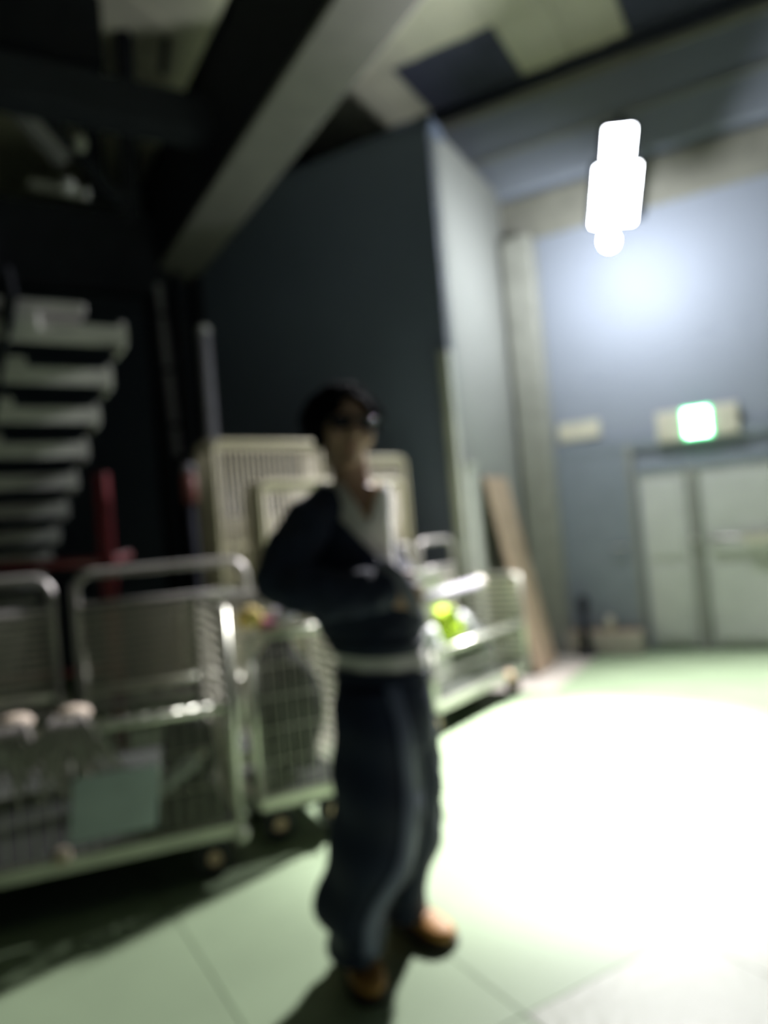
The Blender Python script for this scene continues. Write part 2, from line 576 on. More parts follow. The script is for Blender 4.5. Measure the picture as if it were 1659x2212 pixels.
# two small roof brackets catching light, lower left of the ceiling
lb = thing('bracket', 'small pale steel bracket below the diagonal brace', 'bracket', at(130, 400, 5.6))
MB().bar(at(65, 395, 5.6), at(190, 420, 5.6), 0.05, 0.07).build('arm', M_TREAD, lb, bevel=0.006)
MB().ell(at(145, 400, 5.55), V((0.06, 0, 0)), V((0, 0.06, 0)), V((0, 0, 0.065)), 14, 9).build('knuckle', M_TREAD, lb, smooth=True)
lb = thing('bracket', 'small round pale fitting between the dark hangers', 'bracket', at(173, 310, 5.6))
MB().ell(at(173, 310, 5.6), V((0.05, 0, 0)), V((0, 0.05, 0)), V((0, 0, 0.07)), 14, 9).build('knuckle', M_TREAD, lb, smooth=True)
MB().bar(at(173, 290, 5.62), at(165, 220, 5.9), 0.02, 0.02).build('stem', M_STEEL_D, lb)

# column under the main beam ---------------------------------------------
cc = B * 2.02 + A * 7.35
co = thing('column', 'dark steel column under the far end of the main beam', 'column', (cc.x, cc.y, 0))
co['kind'] = 'structure'
MB().box(cc + UP * 2.03, B * 0.035, A * 0.22, UP * 2.03).build('web', M_STEEL_D, co)
for s in (-1, 1):
    MB().box(cc + UP * 2.03 + B * 0.21 * s, B * 0.018, A * 0.22, UP * 2.03).build('flange', M_STEEL_D, co)
MB().box(cc + UP * 0.02, B * 0.3, A * 0.3, UP * 0.02).build('base_plate', M_STEEL_D, co, bevel=0.004)
cp1 = thing('conduit', 'grey conduit strip up the dark column', 'conduit', at(385, 960, 6.9))
MB().bar(at(343, 615, 6.6), at(386, 985, 6.6), 0.10, 0.05).build('channel', M_BRACE, cp1, bevel=0.006)
for yy in (680, 800, 920):
    xx = 343 + (yy - 615) * 0.116
    MB().box(at(xx, yy, 6.56), (0.065, 0, 0), (0, 0.02, 0), (0, 0, 0.015)).build('clip', M_STEEL_D, cp1)
pp = thing('pole', 'thin grey upright pole right of the dark column', 'pole', at(445, 960, 6.2))
pa, pb = at(430, 715, 6.2), at(462, 1000, 6.2)
pb.z = 0
MB().tube([V((pb.x, pb.y, 0)), V((pb.x, pb.y, pa.z))], 0.055, 12).build('tube', M_BRACE, pp, smooth=True)
MB().ell((pb.x, pb.y, pa.z), (0.06, 0, 0), (0, 0.06, 0), (0, 0, 0.05), 14, 8).build('cap', M_TREAD, pp, smooth=True)
MB().tube([V((pb.x, pb.y, 0.0)), V((pb.x, pb.y, 0.02))], 0.13, 16).build('foot', M_STEEL_D, pp)

# ------------------------------------------------------------------ floodlight
LY = 6.10
LP = at(1335, 420, LY)
fx = thing('floodlight', 'twin head floodlight glaring white high on the back wall', 'lamp', LP)
aim = (V((2.0, 1.6, 0.3)) - LP).normalized()


def lamp_head(c, d, w, h, t):
    sx = d.cross(UP).normalized()
    sy = sx.cross(d).normalized()
    hd = MB().box(c - d * t / 2, sx * (w / 2 + 0.03), sy * (h / 2 + 0.03), d * t / 2).build('lamp_head', M_STEEL_D, fx, bevel=0.02)
    MB().box(c + d * 0.006, sx * w / 2, sy * h / 2, d * 0.005).build('lens', M_EMIT, hd, bevel=0.003)
    fins = MB()
    for k in range(6):
        fins.box(c - d * (t + 0.025) + sx * ((k - 2.5) * w / 6), sx * 0.006, sy * (h / 2), d * 0.03)
    fins.build('fins', M_STEEL_D, hd)
    return hd


d_hi = aim
lamp_head(at(1329, 422, LY - 0.05), d_hi, 0.34, 0.46, 0.10)
lamp_head(at(1336, 312, LY + 0.05), d_hi, 0.225, 0.26, 0.09)
MB().bar(at(1336, 470, LY + 0.14), at(1338, 250, LY + 0.16), 0.06, 0.05).build('mast', M_STEEL_D, fx, bevel=0.005)
wp = at(1340, 390, LY + 0.12)
MB().bar(wp, wp + NN * ((P0 - wp).dot(NN) - 0.055), 0.07, 0.07).build('wall_arm', M_STEEL_D, fx, bevel=0.006)


def spot(name, loc, direc, power, size, blend, rad, colr):
    l = bpy.data.lights.new(name, 'SPOT')
    l.energy = power
    l.color = colr
    l.spot_size = math.radians(size)
    l.spot_blend = blend
    l.shadow_soft_size = rad
    o = bpy.data.objects.new(name, l)
    COL.objects.link(o)
    o.location = loc
    o.rotation_euler = direc.to_track_quat('-Z', 'Y').to_euler()
    return o


lp1, lp2 = at(1329, 440, LY - 0.22), at(1327, 445, LY - 0.30)
spot('flood_beam', lp1, d_hi, FLOOD_W, 138, 0.6, 0.12, FLOOD_COL)
spot('pool_beam', lp2, (V((0.95, 4.15, 0)) - lp2).normalized(), SPOT_W, 42, 0.6, 0.08, FLOOD_COL)
bp_ = at(1316, 520, LY + 0.0)                       # added emitter below the heads, spilling glow over the wall all round
bu = MB().ell(bp_, (0.06, 0, 0), (0, 0.06, 0), (0, 0, 0.065), 14, 9).build('added_bulb', M_SPILL, fx, smooth=True)
MB().tube([bp_ + UP * 0.06, bp_ + UP * 0.13], 0.03, 10).build('added_socket', M_STEEL_D, fx, smooth=True)

# ------------------------------------------------------------------ steel staircase, far left
st = thing('staircase', 'open steel staircase seen from behind at the left edge', 'stairs', at(-100, 1200, 5))
T0 = at(262, 722, 4.2)
T1 = at(108, 1192, 5.9)
N_ST = 7
stp = (T1 - T0) / N_ST
SW = 1.35
for k in range(0, 15):
    p = T0 + stp * k
    if p.z < 0.1:
        break
    tr = MB()
    tr.box(p - B * SW / 2 - A * 0.0 - UP * 0.02, B * SW / 2, A * 0.14, UP * 0.016)
    t = tr.build('tread', M_TREAD, st, bevel=0.004)
    MB().box(p - B * SW / 2 - A * 0.145 - UP * 0.05, B * SW / 2, A * 0.006, UP * 0.048).build('nosing', M_TREAD, t)
    MB().box(p - B * 0.02 - UP * 0.045, B * 0.012, A * 0.14, UP * 0.075).build('end_plate', M_TREAD, t, bevel=0.004)
    MB().box(p - B * (0.50 + 0.02 * k) - A * 0.16 - UP * 0.0, B * 0.06, A * 0.02, UP * 0.05).build('bracket', M_TREAD, t, bevel=0.01)
for s in (0.62, SW - 0.03):
    a, b = T0 - stp * 1.3 - B * s - UP * 0.1, T0 + stp * 14 - B * s - UP * 0.1
    tt = (0.05 - a.z) / (b.z - a.z)
    MB().bar(a, a + (b - a) * min(1, tt), 0.02, 0.2).build('stringer', M_STEEL_D, st)
lt = T0 - B * 0.38 + UP * 0.10
MB().bar(lt - B * 0.9, lt + B * 0.18, 0.20, 0.06).build('landing_edge', M_TREAD, st, bevel=0.006)
for s in (0.66, SW - 0.05):
    q = T0 + stp * 4 - B * s
    MB().bar((q.x, q.y, 0), (q.x, q.y, q.z - 0.04), 0.06, 0.06).build('post', M_STEEL_D, st)

# red steel barrier --------------------------------------------------
rb = thing('barrier', 'red tubular steel barrier with a tall end post under the stairs', 'barrier', fl(220, 1900))
q0, q1 = at(-160, 1232, 4.55), at(232, 1212, 4.75)
MB().tube([q0, q1], 0.034, 10).build('top_rail', M_RED, rb, smooth=True)
MB().tube([V((q0.x, q0.y, 0.62)), V((q1.x, q1.y, 0.62))], 0.03, 10).build('lower_rail', M_RED, rb, smooth=True)
tp = at(218, 1022, 4.75)
MB().bar((q1.x, q1.y, 0.0), (q1.x, q1.y, tp.z), 0.085, 0.085).build('end_post', M_RED, rb, bevel=0.01)
MB().bar((q0.x, q0.y, 0.0), (q0.x, q0.y, 1.30), 0.07, 0.07).build('post', M_RED, rb, bevel=0.01)
for q in (q0, q1):
    MB().box((q.x, q.y, 0.012), (0.1, 0, 0), (0, 0.1, 0), (0, 0, 0.012)).build('foot_plate', M_RED, rb)
MB().bar(q1 + UP * 0.0, q1 + B * 0.16 + A * 0.1 + UP * 0.03, 0.05, 0.05).build('stub_rail', M_RED, rb, bevel=0.005)
fs = thing('fire_extinguisher', 'small pale topped red cylinder on a stand left of the cream cages', 'extinguisher', at(410, 1010, 5.2))
pz = at(410, 1050, 5.3)
MB().tube([(pz.x, pz.y, 0), (pz.x, pz.y, pz.z - 0.12)], 0.03, 10).build('stand', M_STEEL_D, fs, smooth=True)
MB().tube([(pz.x, pz.y, 0), (pz.x, pz.y, 0.02)], 0.14, 16).build('stand_foot', M_STEEL_D, fs)
MB().tube([pz - UP * 0.13, pz - UP * 0.12, pz + UP * 0.07, pz + UP * 0.09], [0.04, 0.055, 0.055, 0.03], 14).build('cylinder', mat('faded_red', (0.20, 0.07, 0.06), 0.5), fs, smooth=True)
MB().tube([pz + UP * 0.09, pz + UP * 0.10, pz + UP * 0.14, pz + UP * 0.16], [0.03, 0.045, 0.045, 0.03], 14).build('cap', M_BRACE, fs, smooth=True)

# ------------------------------------------------------------------ cream roll cages


def cage(p, d, L, dp, h, label, group='cream roll cages against the navy wall', n=20):
    d = V(d).normalized()
    bk = V((-d.y, d.x, 0))
    p = V((p[0], p[1], 0))
    r = thing('roll_cage', label, 'roll cage', p, group)
    z0 = 0.16

    def X(a, b, z):
        return p + d * a + bk * b + UP * z

    MB().box(X(L / 2, dp / 2, z0), d * L / 2, bk * dp / 2, UP * 0.02).build('deck', M_CAGE, r)
    # the front and both sides are tall barred panels
    for nm, (s, e) in (('front', ((0, 0), (L, 0))), ('side', ((0, 0), (0, dp))), ('side', ((L, 0), (L, dp)))):
        c, k = X(*s, 0), X(*e, 0)
        rr = 0.05
        u = (k - c).normalized()
        fr = MB().tube([c + UP * z0, c + UP * (h - rr), c + UP * (h - rr * 0.3) + u * rr * 0.3, c + UP * h + u * rr,
                        k + UP * h - u * rr, k + UP * (h - rr * 0.3) - u * rr * 0.3, k + UP * (h - rr), k + UP * z0], 0.02, 8).build('panel_frame', M_CAGE, r, smooth=True)
        for zz, ww in ((h - 0.03, 0.05), (h * 0.66, 0.03), (h * 0.4, 0.03), (z0 + 0.06, 0.03)):
            MB().bar(c + UP * zz, k + UP * zz, 0.014, ww).build('rail', M_CAGE, fr)
        m = n if nm == 'front' else 10
        bar = MB().tube([UP * (z0 + 0.03), UP * (h - 0.02)], 0.0075, 6)
        me = bar.mesh('bar', True)
        me.materials.append(M_CAGE)
        for i in range(1, m):
            share(me, 'bar', fr, Matrix.Translation(c + (k - c) * (i / m)))
    for a in (0.06, L - 0.06):
        for b in (0.06, dp - 0.06):
            ca = MB().bar(X(a, b, z0), X(a, b, 0.09), 0.05, 0.05).build('castor', M_STEEL_D, r)
            q = X(a, b, 0.05)
            MB().tube([q - bk * 0.018, q + bk * 0.018], 0.05, 16).build('wheel', M_RUBBER, ca)
    return r


CD = V((0.80, 0.60, 0))
cage((-1.06, 4.72), CD, 0.80, 0.24, 2.0, 'tallest cream roll cage, at the left of the person head')
cage((-0.30, 5.62), (0.8, 0.6, 0), 0.62, 0.4, 1.93, 'cream roll cage right of the person neck, rearmost of the row')
cage((-0.76, 4.60), (0.78, 0.62, 0), 0.84, 0.15, 1.70, 'lower cream roll cage directly behind the person shoulder')
cage((-0.22, 5.40), (0.8, 0.6, 0), 0.46, 0.18, 1.72, 'narrow lower cream roll cage right of the person chest')
# flat cream load visible between the bars: folded shelves
for k, (cpz, dd) in enumerate((((-1.06, 4.72), CD),)):
    dd = V(dd)
    bk = V((-dd.y, dd.x, 0))
    sh = thing('folded_shelf', 'cream folded shelf panel standing inside the tallest roll cage', 'shelf', (cpz[0], cpz[1], 0.18))
    q = V((cpz[0], cpz[1], 0)) + dd * 0.42 + bk * 0.13
    MB().box(q + UP * 0.86, dd * 0.34, bk * 0.012, UP * 0.66).build('sheet', M_CAGE, sh, bevel=0.004)
    for i in range(5):
        MB().box(q + dd * (i * 0.15 - 0.3) - bk * 0.016 + UP * 0.86, dd * 0.015, bk * 0.004, UP * 0.64).build('rib', M_CAGE, sh)

# ------------------------------------------------------------------ boards leaning on the return wall
bd = thing('plywood_board', 'brown plywood board leaning on the pale return wall', 'board', fl(1075, 1440))
fa = END - NN * 1.03 + WR * 0.36
ft = END - NN * 1.05 + WR * 0.04
n1 = (ft - fa + UP * 1.74)
wd_ = NN * 0.30
n2 = n1.normalized().cross(wd_.normalized())
c = fa + n1 / 2 + UP * 0.0
MB().box(c + UP * 0.015, wd_, n1 / 2, n2 * 0.009).build('sheet', M_PLY, bd, bevel=0.002)
MB().box(c + UP * 0.015 + n1 * 0.46 + n2 * 0.014, wd_ * 0.96, n1.normalized() * 0.02, n2 * 0.006).build('edge_batten', M_PLY, bd)
bd = thing('pale_panel', 'pale upright panel on the return wall beside the brown board', 'board', fl(985, 1440))
q = END - NN * 1.62 + WR * 0.035
MB().box(q + UP * 0.93, NN * 0.11, WR * 0.02, UP * 0.93).build('sheet', M_PALE, bd, bevel=0.004)
MB().box(q + UP * 1.84 + WR * 0.022, NN * 0.115, WR * 0.012, UP * 0.025).build('top_batten', M_PALE, bd, bevel=0.004)

# stand and threshold at the dark door ------------------------------------
rp = thing('threshold_ramp', 'low beige ramp block on the floor before the dark door', 'ramp', on_back(-0.6, 0, 0.3))
MB().box(on_back(-0.66, 0.10, 0.20), WR * 0.36, NN * 0.12, UP * 0.10).build('block', M_THR, rp, bevel=0.01)
MB().box(on_back(-0.66, 0.203, 0.20), WR * 0.34, NN * 0.10, UP * 0.004).build('tread_strip', M_PLY, rp)
sp = fl(1270, 1417)
sd = thing('floor_stand', 'dark slim stand with round head in front of the dark door', 'stand', sp)
MB().tube([sp, sp + UP * 0.03, sp + UP * 0.05], [0.10, 0.10, 0.03], 20).build('base', M_STEEL_D, sd, smooth=False)
MB().tube([sp + UP * 0.03, sp + UP * 0.44], 0.045, 12).build('stem', M_STEEL_D, sd, smooth=True)
MB().ell(sp + UP * 0.50, (0.06, 0, 0), (0, 0.06, 0), (0, 0, 0.08), 16, 10).build('head', M_STEEL_D, sd, smooth=True)
sp2 = on_back(-0.60, 0.207, 0.20)
bl = thing('tape_roll', 'small pale round tape roll standing on the beige ramp beside the dark stand', 'tape roll', sp2)
MB().tube([sp2 + UP * 0.075 - WR * 0.025, sp2 + UP * 0.075 + WR * 0.025], 0.075, 20).build('roll', M_CREAM, bl)
MB().tube([sp2 + UP * 0.075 - WR * 0.028, sp2 + UP * 0.075 + WR * 0.028], 0.035, 16).build('core', M_PLY, bl)

# ------------------------------------------------------------------ mesh carts


def wires(X, s, e, z0, z1, step, r, hstep=None, zfn=None):  # welded mesh
    mb = MB()
    L = (V(e) - V(s)).length
    n = max(2, int(round(L / step)))
    for i in range(n + 1):
        q = V(s) + (V(e) - V(s)) * (i / n)
        mb.tube([q + UP * z0, q + UP * z1], r, 4, caps=False)
    m = max(1, int(round((z1 - z0) / (hstep or step))))
    for k in range(m + 1):
        zz = z0 + (z1 - z0) * k / m
        mb.tube([V(s) + UP * zz, V(e) + UP * zz], r, 4, caps=False)
    return mb


def cart(p, d, L, W, label, backs, front_h=0.58, end_h=1.06, bars=(0, 1), group='zinc mesh carts in a row', bump=None):
    d = V(d).normalized()
    bk = V((-d.y, d.x, 0))
    p = V((p[0], p[1], 0))
    r = thing('mesh_cart', label, 'cart', p, group)
    z0 = 0.20

    def X(a, b, z=0.0):
        return p + d * a + bk * b + UP * z

    fr = MB()
    for s, e in (((0, 0), (L, 0)), ((L, 0), (L, W)), ((L, W), (0, W)), ((0, W), (0, 0))):
        fr.bar(X(*s, z0), X(*e, z0), 0.04, 0.055)
    fr.build('base_frame', M_ZINC, r, bevel=0.004)
    MB().box(X(L / 2, W / 2, z0 + 0.01), d * (L / 2 - 0.02), bk * (W / 2 - 0.02), UP * 0.012).build('deck', M_DECK, r)
    for a in (0.1, L - 0.1):
        for b in (0.08, W - 0.08):
            ca = MB().bar(X(a, b, z0 - 0.02), X(a, b, 0.13), 0.07, 0.07).build('castor', M_STEEL_D, r, bevel=0.005)
            q = X(a, b, 0.075)
            MB().tube([q - bk * 0.022, q + bk * 0.022], 0.075, 18).build('wheel', M_RUBBER, ca)
            MB().tube([q - bk * 0.028, q + bk * 0.028], 0.028, 12).build('hub', M_PEACH, ca)
    # corner posts
    for a, b, h in ((0, 0, front_h), (L, 0, end_h), (0, W, end_h), (L, W, end_h)):
        MB().tube([X(a, b, z0 - 0.02), X(a, b, h)], 0.02, 10).build('post', M_ZINC, r, smooth=True)
    # front gate: frame and wire mesh
    g = MB()
    g.tube([X(0.02, 0, front_h), X(L - 0.02, 0, front_h)], 0.022, 10)
    gt = g.build('front_gate', M_ZINC, r, smooth=True)
    o = wires(X, X(0.03, 0), X(L - 0.03, 0), z0 + 0.03, front_h, 0.05, 0.0026, hstep=0.15).build('wire_mesh', M_ZINC, gt)
    o['kind'] = 'stuff'
    # ends: hoop with horizontal bars
    for a in bars:
        aa = 0 if a == 0 else L
        e = MB().tube([X(aa, 0.0, z0), X(aa, 0.0, end_h - 0.06), X(aa, 0.02, end_h - 0.018), X(aa, 0.06, end_h),
                       X(aa, W - 0.06, end_h), X(aa, W - 0.02, end_h - 0.018), X(aa, W, end_h - 0.06), X(aa, W, z0)], 0.02, 10).build('end_hoop', M_ZINC, r, smooth=True)
        me = MB().tube([X(aa, 0.01, 0), X(aa, W - 0.01, 0)], 0.011, 8).mesh('bar', True)
        me.materials.append(M_BAR)
        k = 0
        zz = end_h - 0.046
        while zz > z0 + 0.06:
            share(me, 'bar', e, Matrix.Translation(UP * zz))
            zz -= 0.046
        vb = MB()
        for b in range(1, 9):
            vb.tube([X(aa, W * b / 9, z0), X(aa, W * b / 9, end_h)], 0.003, 4, caps=False)
        v_ = vb.build('wire_mesh', M_ZINC, e)
        v_['kind'] = 'stuff'
    # back: tube hoops over wire mesh
    for (s, e, hh, mh, bh) in backs:
        rr = 0.09
        R_ = 0.022
        pts = [X(s, W, bh)]
        for t in range(6):
            q = math.pi / 2 * t / 5
            pts.append(X(s + rr - rr * math.cos(q), W, hh - rr + rr * math.sin(q)))
        for t in range(6):
            q = math.pi / 2 * t / 5
            pts.append(X(e - rr + rr * math.sin(q), W, hh - rr + rr * math.cos(q)))
        pts.append(X(e, W, bh))
        h = MB().tube(pts, R_, 10).build('back_hoop', M_TUBE, r, smooth=True)
        MB().tube([X(s, W, mh), X(e, W, mh)], 0.02, 8).build('cross_rail', M_TUBE, h, smooth=True)
        MB().tube([X(s, W, bh), X(e, W, bh)], 0.02, 8).build('bottom_rail', M_TUBE, h, smooth=True)
        me = MB().tube([X(s + 0.01, W, 0), X(e - 0.01, W, 0)], 0.0075, 8).mesh('bar', True)
        me.materials.append(M_BAR)
        zz = mh - 0.04
        while zz > bh + 0.03:
            share(me, 'bar', h, Matrix.Translation(UP * zz))
            zz -= 0.036
        vb = MB()
        nvb = int((e - s) / 0.035)
        for q in range(1, nvb):
            vb.tube([X(s + (e - s) * q / nvb, W, bh), X(s + (e - s) * q / nvb, W, mh)], 0.003, 4, caps=False)
        w_ = vb.build('wire_mesh', M_TUBE, h)
        w_['kind'] = 'stuff'
    if bump:
        for (a, b, z, m_) in bump:
            MB().ell(X(a, b, z), d * 0.035, bk * 0.035, UP * 0.035, 12, 8).build('corner_bumper', m_, r, smooth=True)
    return r, X


CDIR = V((0.935, 0.355, 0))
c1, X1 = cart((-1.72, 2.60), CDIR, 1.11, 0.93, 'nearest zinc mesh cart at the left edge with straps over its front rail',
              (), front_h=0.68, end_h=1.07, bars=(1,), bump=((1.11, 0, 0.17, M_ZINC), (0.46, -0.012, 0.235, M_KNOT)))
for a_, lab in ((1.38, 'zinc mesh cart behind the near cart, its tube hoop ending at the person elbow'), (0.42, 'zinc mesh cart at the left edge of the second row, hoop cut by the frame')):
    q = X1(a_, 0.98 + 0.5)
    cart((q.x, q.y), -CDIR, 0.85, 0.5, lab, ((0.0, 0.85, 1.245, 1.08, 0.58),), end_h=0.80, bars=())
c2, X2 = cart((-0.64, 3.22), (0.9, 0.44, 0), 0.46, 0.5, 'zinc mesh cart with black cloth bundle just behind the person legs',
              ((0.0, 0.46, 1.07, 1.02, 0.62),), front_h=0.92, end_h=1.05, bars=(1,), bump=((0.46, -0.01, 0.32, M_PEACH), (0.46, 0, 0.19, M_ZINC)))
C3 = fl(948, 1600)
C3e = fl(1138, 1497)
c3, X3 = cart((C3.x, C3.y), (C3e - C3), 1.38, 0.52, 'low zinc mesh cart right of the person, at the edge of the bright floor',
              ((0.10, 0.70, 1.22, 1.0, 0.58), (0.78, 1.30, 1.24, 1.02, 0.58)), front_h=0.54, end_h=0.92, bars=(1,), bump=((1.02, -0.02, 0.2, M_PEACH),))

# things in and on the carts ----------------------------------------------


def strap_bundle(c, label):
    t = thing('strap_bundle', label, 'straps', c, 'strap bundles on the near cart')
    MB().ell(V(c), CDIR * 0.062, V((0, 0.045, 0)), UP * 0.034, 16, 10).build('knot', M_KNOT, t, smooth=True)
    for k in range(11):
        a = (k - 5) / 5
        q0 = V(c) + CDIR * (a * 0.045) - V((0, 0.03, 0))
        q3 = V(c) + CDIR * (a * 0.20 + random.uniform(-.02, .02)) - V((0.0, 0.03, 0)) - UP * random.uniform(0.2, 0.31)
        q1 = q0 + CDIR * a * 0.02 - UP * 0.03 - V((0, 0.03, 0))
        q2 = (q0 + q3) / 2 + V((0, -0.045, 0.02))
        MB().tube([q0, q1, q2, q3], 0.011, 6).build('strap', M_ROPE, t, smooth=True)
    return t


strap_bundle(X1(0.33, 0.03, 0.735), 'leftmost of the two beige knotted strap bundles on the near cart rail')
strap_bundle(X1(0.53, 0.03, 0.735), 'right one of the two beige knotted strap bundles on the near cart rail')
pt = thing('plastic_board', 'pale blue grey plastic board hung on the near cart front mesh', 'board', X1(0.6, 0.06, 0.22))
MB().box(X1(0.655, -0.018, 0.39), CDIR * 0.155, V((-CDIR.y, CDIR.x, 0)) * 0.006, UP * 0.115 + CDIR * 0.015).build('sheet', M_BLUEG, pt, bevel=0.006)
MB().box(X1(0.67, -0.026, 0.50), CDIR * 0.15, V((-CDIR.y, CDIR.x, 0)) * 0.006, UP * 0.012).build('lip', M_BLUEG, pt, bevel=0.003)
bt = thing('bottle', 'small clear bottle lying in the near cart beside the pale board', 'bottle', X1(0.9, 0.1, 0.4))
q = X1(0.90, 0.09, 0.43)
MB().tube([q - CDIR * 0.10 - UP * 0.06, q - CDIR * 0.09 - UP * 0.055, q + CDIR * 0.05 + UP * 0.03, q + CDIR * 0.08 + UP * 0.05], [0.02, 0.032, 0.032, 0.013], 14).build('body', M_BAG, bt, smooth=True)
MB().tube([q + CDIR * 0.08 + UP * 0.05, q + CDIR * 0.105 + UP * 0.065], 0.016, 12).build('cap', M_CREAM, bt, smooth=True)


def bundle(name, label, cat, c, r, m, seed, sx=1.0, sy=1.0, sz=1.0, fold='fold', m2=None, group=None):
    t = thing(name, label, cat, V(c) - UP * r * sz, group)

    def fn(d):
        return d * (1 + 0.28 * noise.noise(d * 1.9 + V((seed, 0, 0))) + 0.12 * noise.noise(d * 5 + V((0, seed, 0))))
    MB().ell(c, V((r * sx, 0, 0)), V((0, r * sy, 0)), V((0, 0, r * sz)), 28, 18, fn).build('bundle', m, t, smooth=True)
    MB().ell(V(c) + V((r * sx * 0.35, -r * sy * 0.55, r * sz * 0.5)), V((r * sx * 0.5, 0, 0)), V((0, r * sy * 0.4, 0)), V((0, 0, r * sz * 0.3)), 20, 12, fn).build(fold, m2 or m, t, smooth=True)
    return t


bundle('cloth_bundle', 'large black cloth bundle filling the middle cart', 'bundle', X2(0.22, 0.24, 0.55), 0.29, M_BLACKC, 1.3, 0.60, 0.6, 1.05)
bundle('pouch', 'ochre pouch on top of the black bundle', 'pouch', X2(0.02, 0.02, 1.0), 0.05, M_YEL, 3.1, 1.2, 0.8, 0.9)
bundle('pouch', 'magenta pouch on top of the black bundle', 'pouch', X2(0.09, 0.02, 0.965), 0.035, M_MAG, 4.1, 1.3, 0.8, 0.7)
bundle('pouch', 'lilac pouch on top of the black bundle', 'pouch', X2(0.17, 0.04, 0.99), 0.045, M_LIL, 5.1, 1.4, 0.8, 0.8)
bundle('cloth_bundle', 'black cloth bundle on the near cart deck beside its tall end', 'bundle', X1(0.98, 0.46, 0.42), 0.13, M_BLACKC, 7.7, 0.9, 0.9, 1.5)
bundle('vest_bundle', 'neon yellow vest bundle on the low cart right of the person', 'vest', X3(0.44, 0.13, 0.66), 0.10, M_NEON, 2.2, 0.95, 0.9, 1.25)
bundle('plastic_bag', 'pale plastic bag nearest the person on the low cart', 'bag', X3(0.12, 0.12, 0.60), 0.11, M_BAG, 8.8, 1.0, 1.0, 1.1)
bundle('plastic_bag', 'pale plastic bag right of the neon vest bundle', 'bag', X3(0.72, 0.2, 0.60), 0.11, M_BAG, 9.3, 1.0, 1.0, 1.1)
bundle('cloth_bundle', 'dark cloth bundle low in the cart under the neon vest', 'bundle', X3(0.95, 0.26, 0.42), 0.19, M_DECK, 6.6, 0.9, 0.9, 0.9)
rl = thing('white_tube', 'long white tube lying across the low cart above the neon vest', 'tube', X3(0.3, 0.3, 0.8))
ta, tb = at(905, 1300, 4.72), at(1035, 1258, 5.25)
MB().tube([ta, tb], 0.038, 14).build('pipe', M_BRACE, rl, smooth=True)
MB().ell(tb, (0.045, 0, 0), (0, 0.045, 0), (0, 0, 0.045), 14, 9).build('end_cap', M_CREAM, rl, smooth=True)
wb = thing('carton', 'white carton standing behind the white tube in the low cart', 'box', X3(0.4, 0.5, 0.21))
q = X3(0.42, 0.385, 0.0)
MB().box(q + UP * 0.62, V((0.16, 0.10, 0)), V((-0.07, 0.11, 0)), UP * 0.40).build('body', M_PALE, wb, bevel=0.006)
MB().box(q + UP * 1.024, V((0.165, 0.103, 0)), V((-0.072, 0.113, 0)), UP * 0.006).build('lid', M_PALE, wb)

# ------------------------------------------------------------------ the person
PD = 2.2
per = thing('person', 'young person in navy jacket, wide striped trousers, sunglasses and tan shoes, hand in pocket', 'person', (0.0, 2.25, 0))
RX = V((_R.x, 0, _R.z)).normalized()


def ring(y, xl, xr, Y, b):
    return (at((xl + xr) / 2, y, Y), RX * ((xr - xl) / 2 * Y / FPX), V((0, b, 0)))


def limb(pts):                              # pts: (px, py, Y, r)
    return [at(p[0], p[1], p[2]) for p in pts], [p[3] for p in pts]


def chain(mb, pts, n=16):
    ps, rs = limb(pts)
    # densify
    P, Rr = [], []
    for i in range(len(ps) - 1):
        for q in range(4):
            t = q / 4
            P.append(ps[i].lerp(ps[i + 1], t))
            Rr.append(rs[i] + (rs[i + 1] - rs[i]) * t)
    P.append(ps[-1])
    Rr.append(rs[-1])
    mb.tube(P, Rr, n)
    for p, r in zip(ps, rs):
        mb.ell(p, V((r, 0, 0)), V((0, r, 0)), V((0, 0, r)), 14, 8)


# head frame
HC = at(747, 934, 2.17)
hf = V((0.30, -0.95, 0.04)).normalized()       # towards what the person looks at
hu = (V((0.10, 0, 1)) - hf * V((0.10, 0, 1)).dot(hf)).normalized()
hr = hf.cross(hu).normalized()                 # viewer sees this side on the ... left-hand side of the head
if hr.x < 0:
    hr = -hr


def hp(x, y, z):
    return HC + hr * x + hf * y + hu * z


body = MB()


def head_fn(d):
    z = d.z
    k = 1.0
    if z < -0.1:
        k = 1 - 0.26 * min(1, (-z - 0.1) / 0.9) ** 1.2
    yy = d.y
    if d.y > 0 and z < 0.3:
        yy = d.y * (0.93 + 0.05 * (-z))
    if d.y < 0 and z < -0.2:
        yy = d.y * (1 - 0.45 * min(1, (-z - 0.2) / 0.8))
    return V((d.x * k, yy, z))


body.ell(HC, hr * 0.074, hf * 0.094, hu * 0.113, 40, 28, head_fn)
body.ell(hp(0, 0.052, -0.090), hr * 0.026, hf * 0.024, hu * 0.02)            # chin
body.ell(hp(0, 0.098, -0.022), hr * 0.013, hf * 0.020, hu * 0.022)           # nose tip
body.ell(hp(0, 0.090, 0.006), hr * 0.009, hf * 0.013, hu * 0.032)            # nose bridge
for s in (-1, 1):
    body.ell(hp(0.011 * s, 0.092, -0.028), hr * 0.008, hf * 0.011, hu * 0.008)   # nostril wings
    body.ell(hp(0.032 * s, 0.080, 0.030), hr * 0.026, hf * 0.012, hu * 0.008)    # brows
    body.ell(hp(0.045 * s, 0.060, -0.020), hr * 0.022, hf * 0.022, hu * 0.02)    # cheekbones
    body.ell(hp(0.031 * s, 0.077, 0.012), hr * 0.013, hf * 0.012, hu * 0.010)    # eyes
    body.ell(hp(0.078 * s, -0.008, -0.006), hr * 0.008, hf * 0.018, hu * 0.032)  # ears
body.ell(hp(0, 0.078, -0.052), hr * 0.024, hf * 0.009, hu * 0.006)
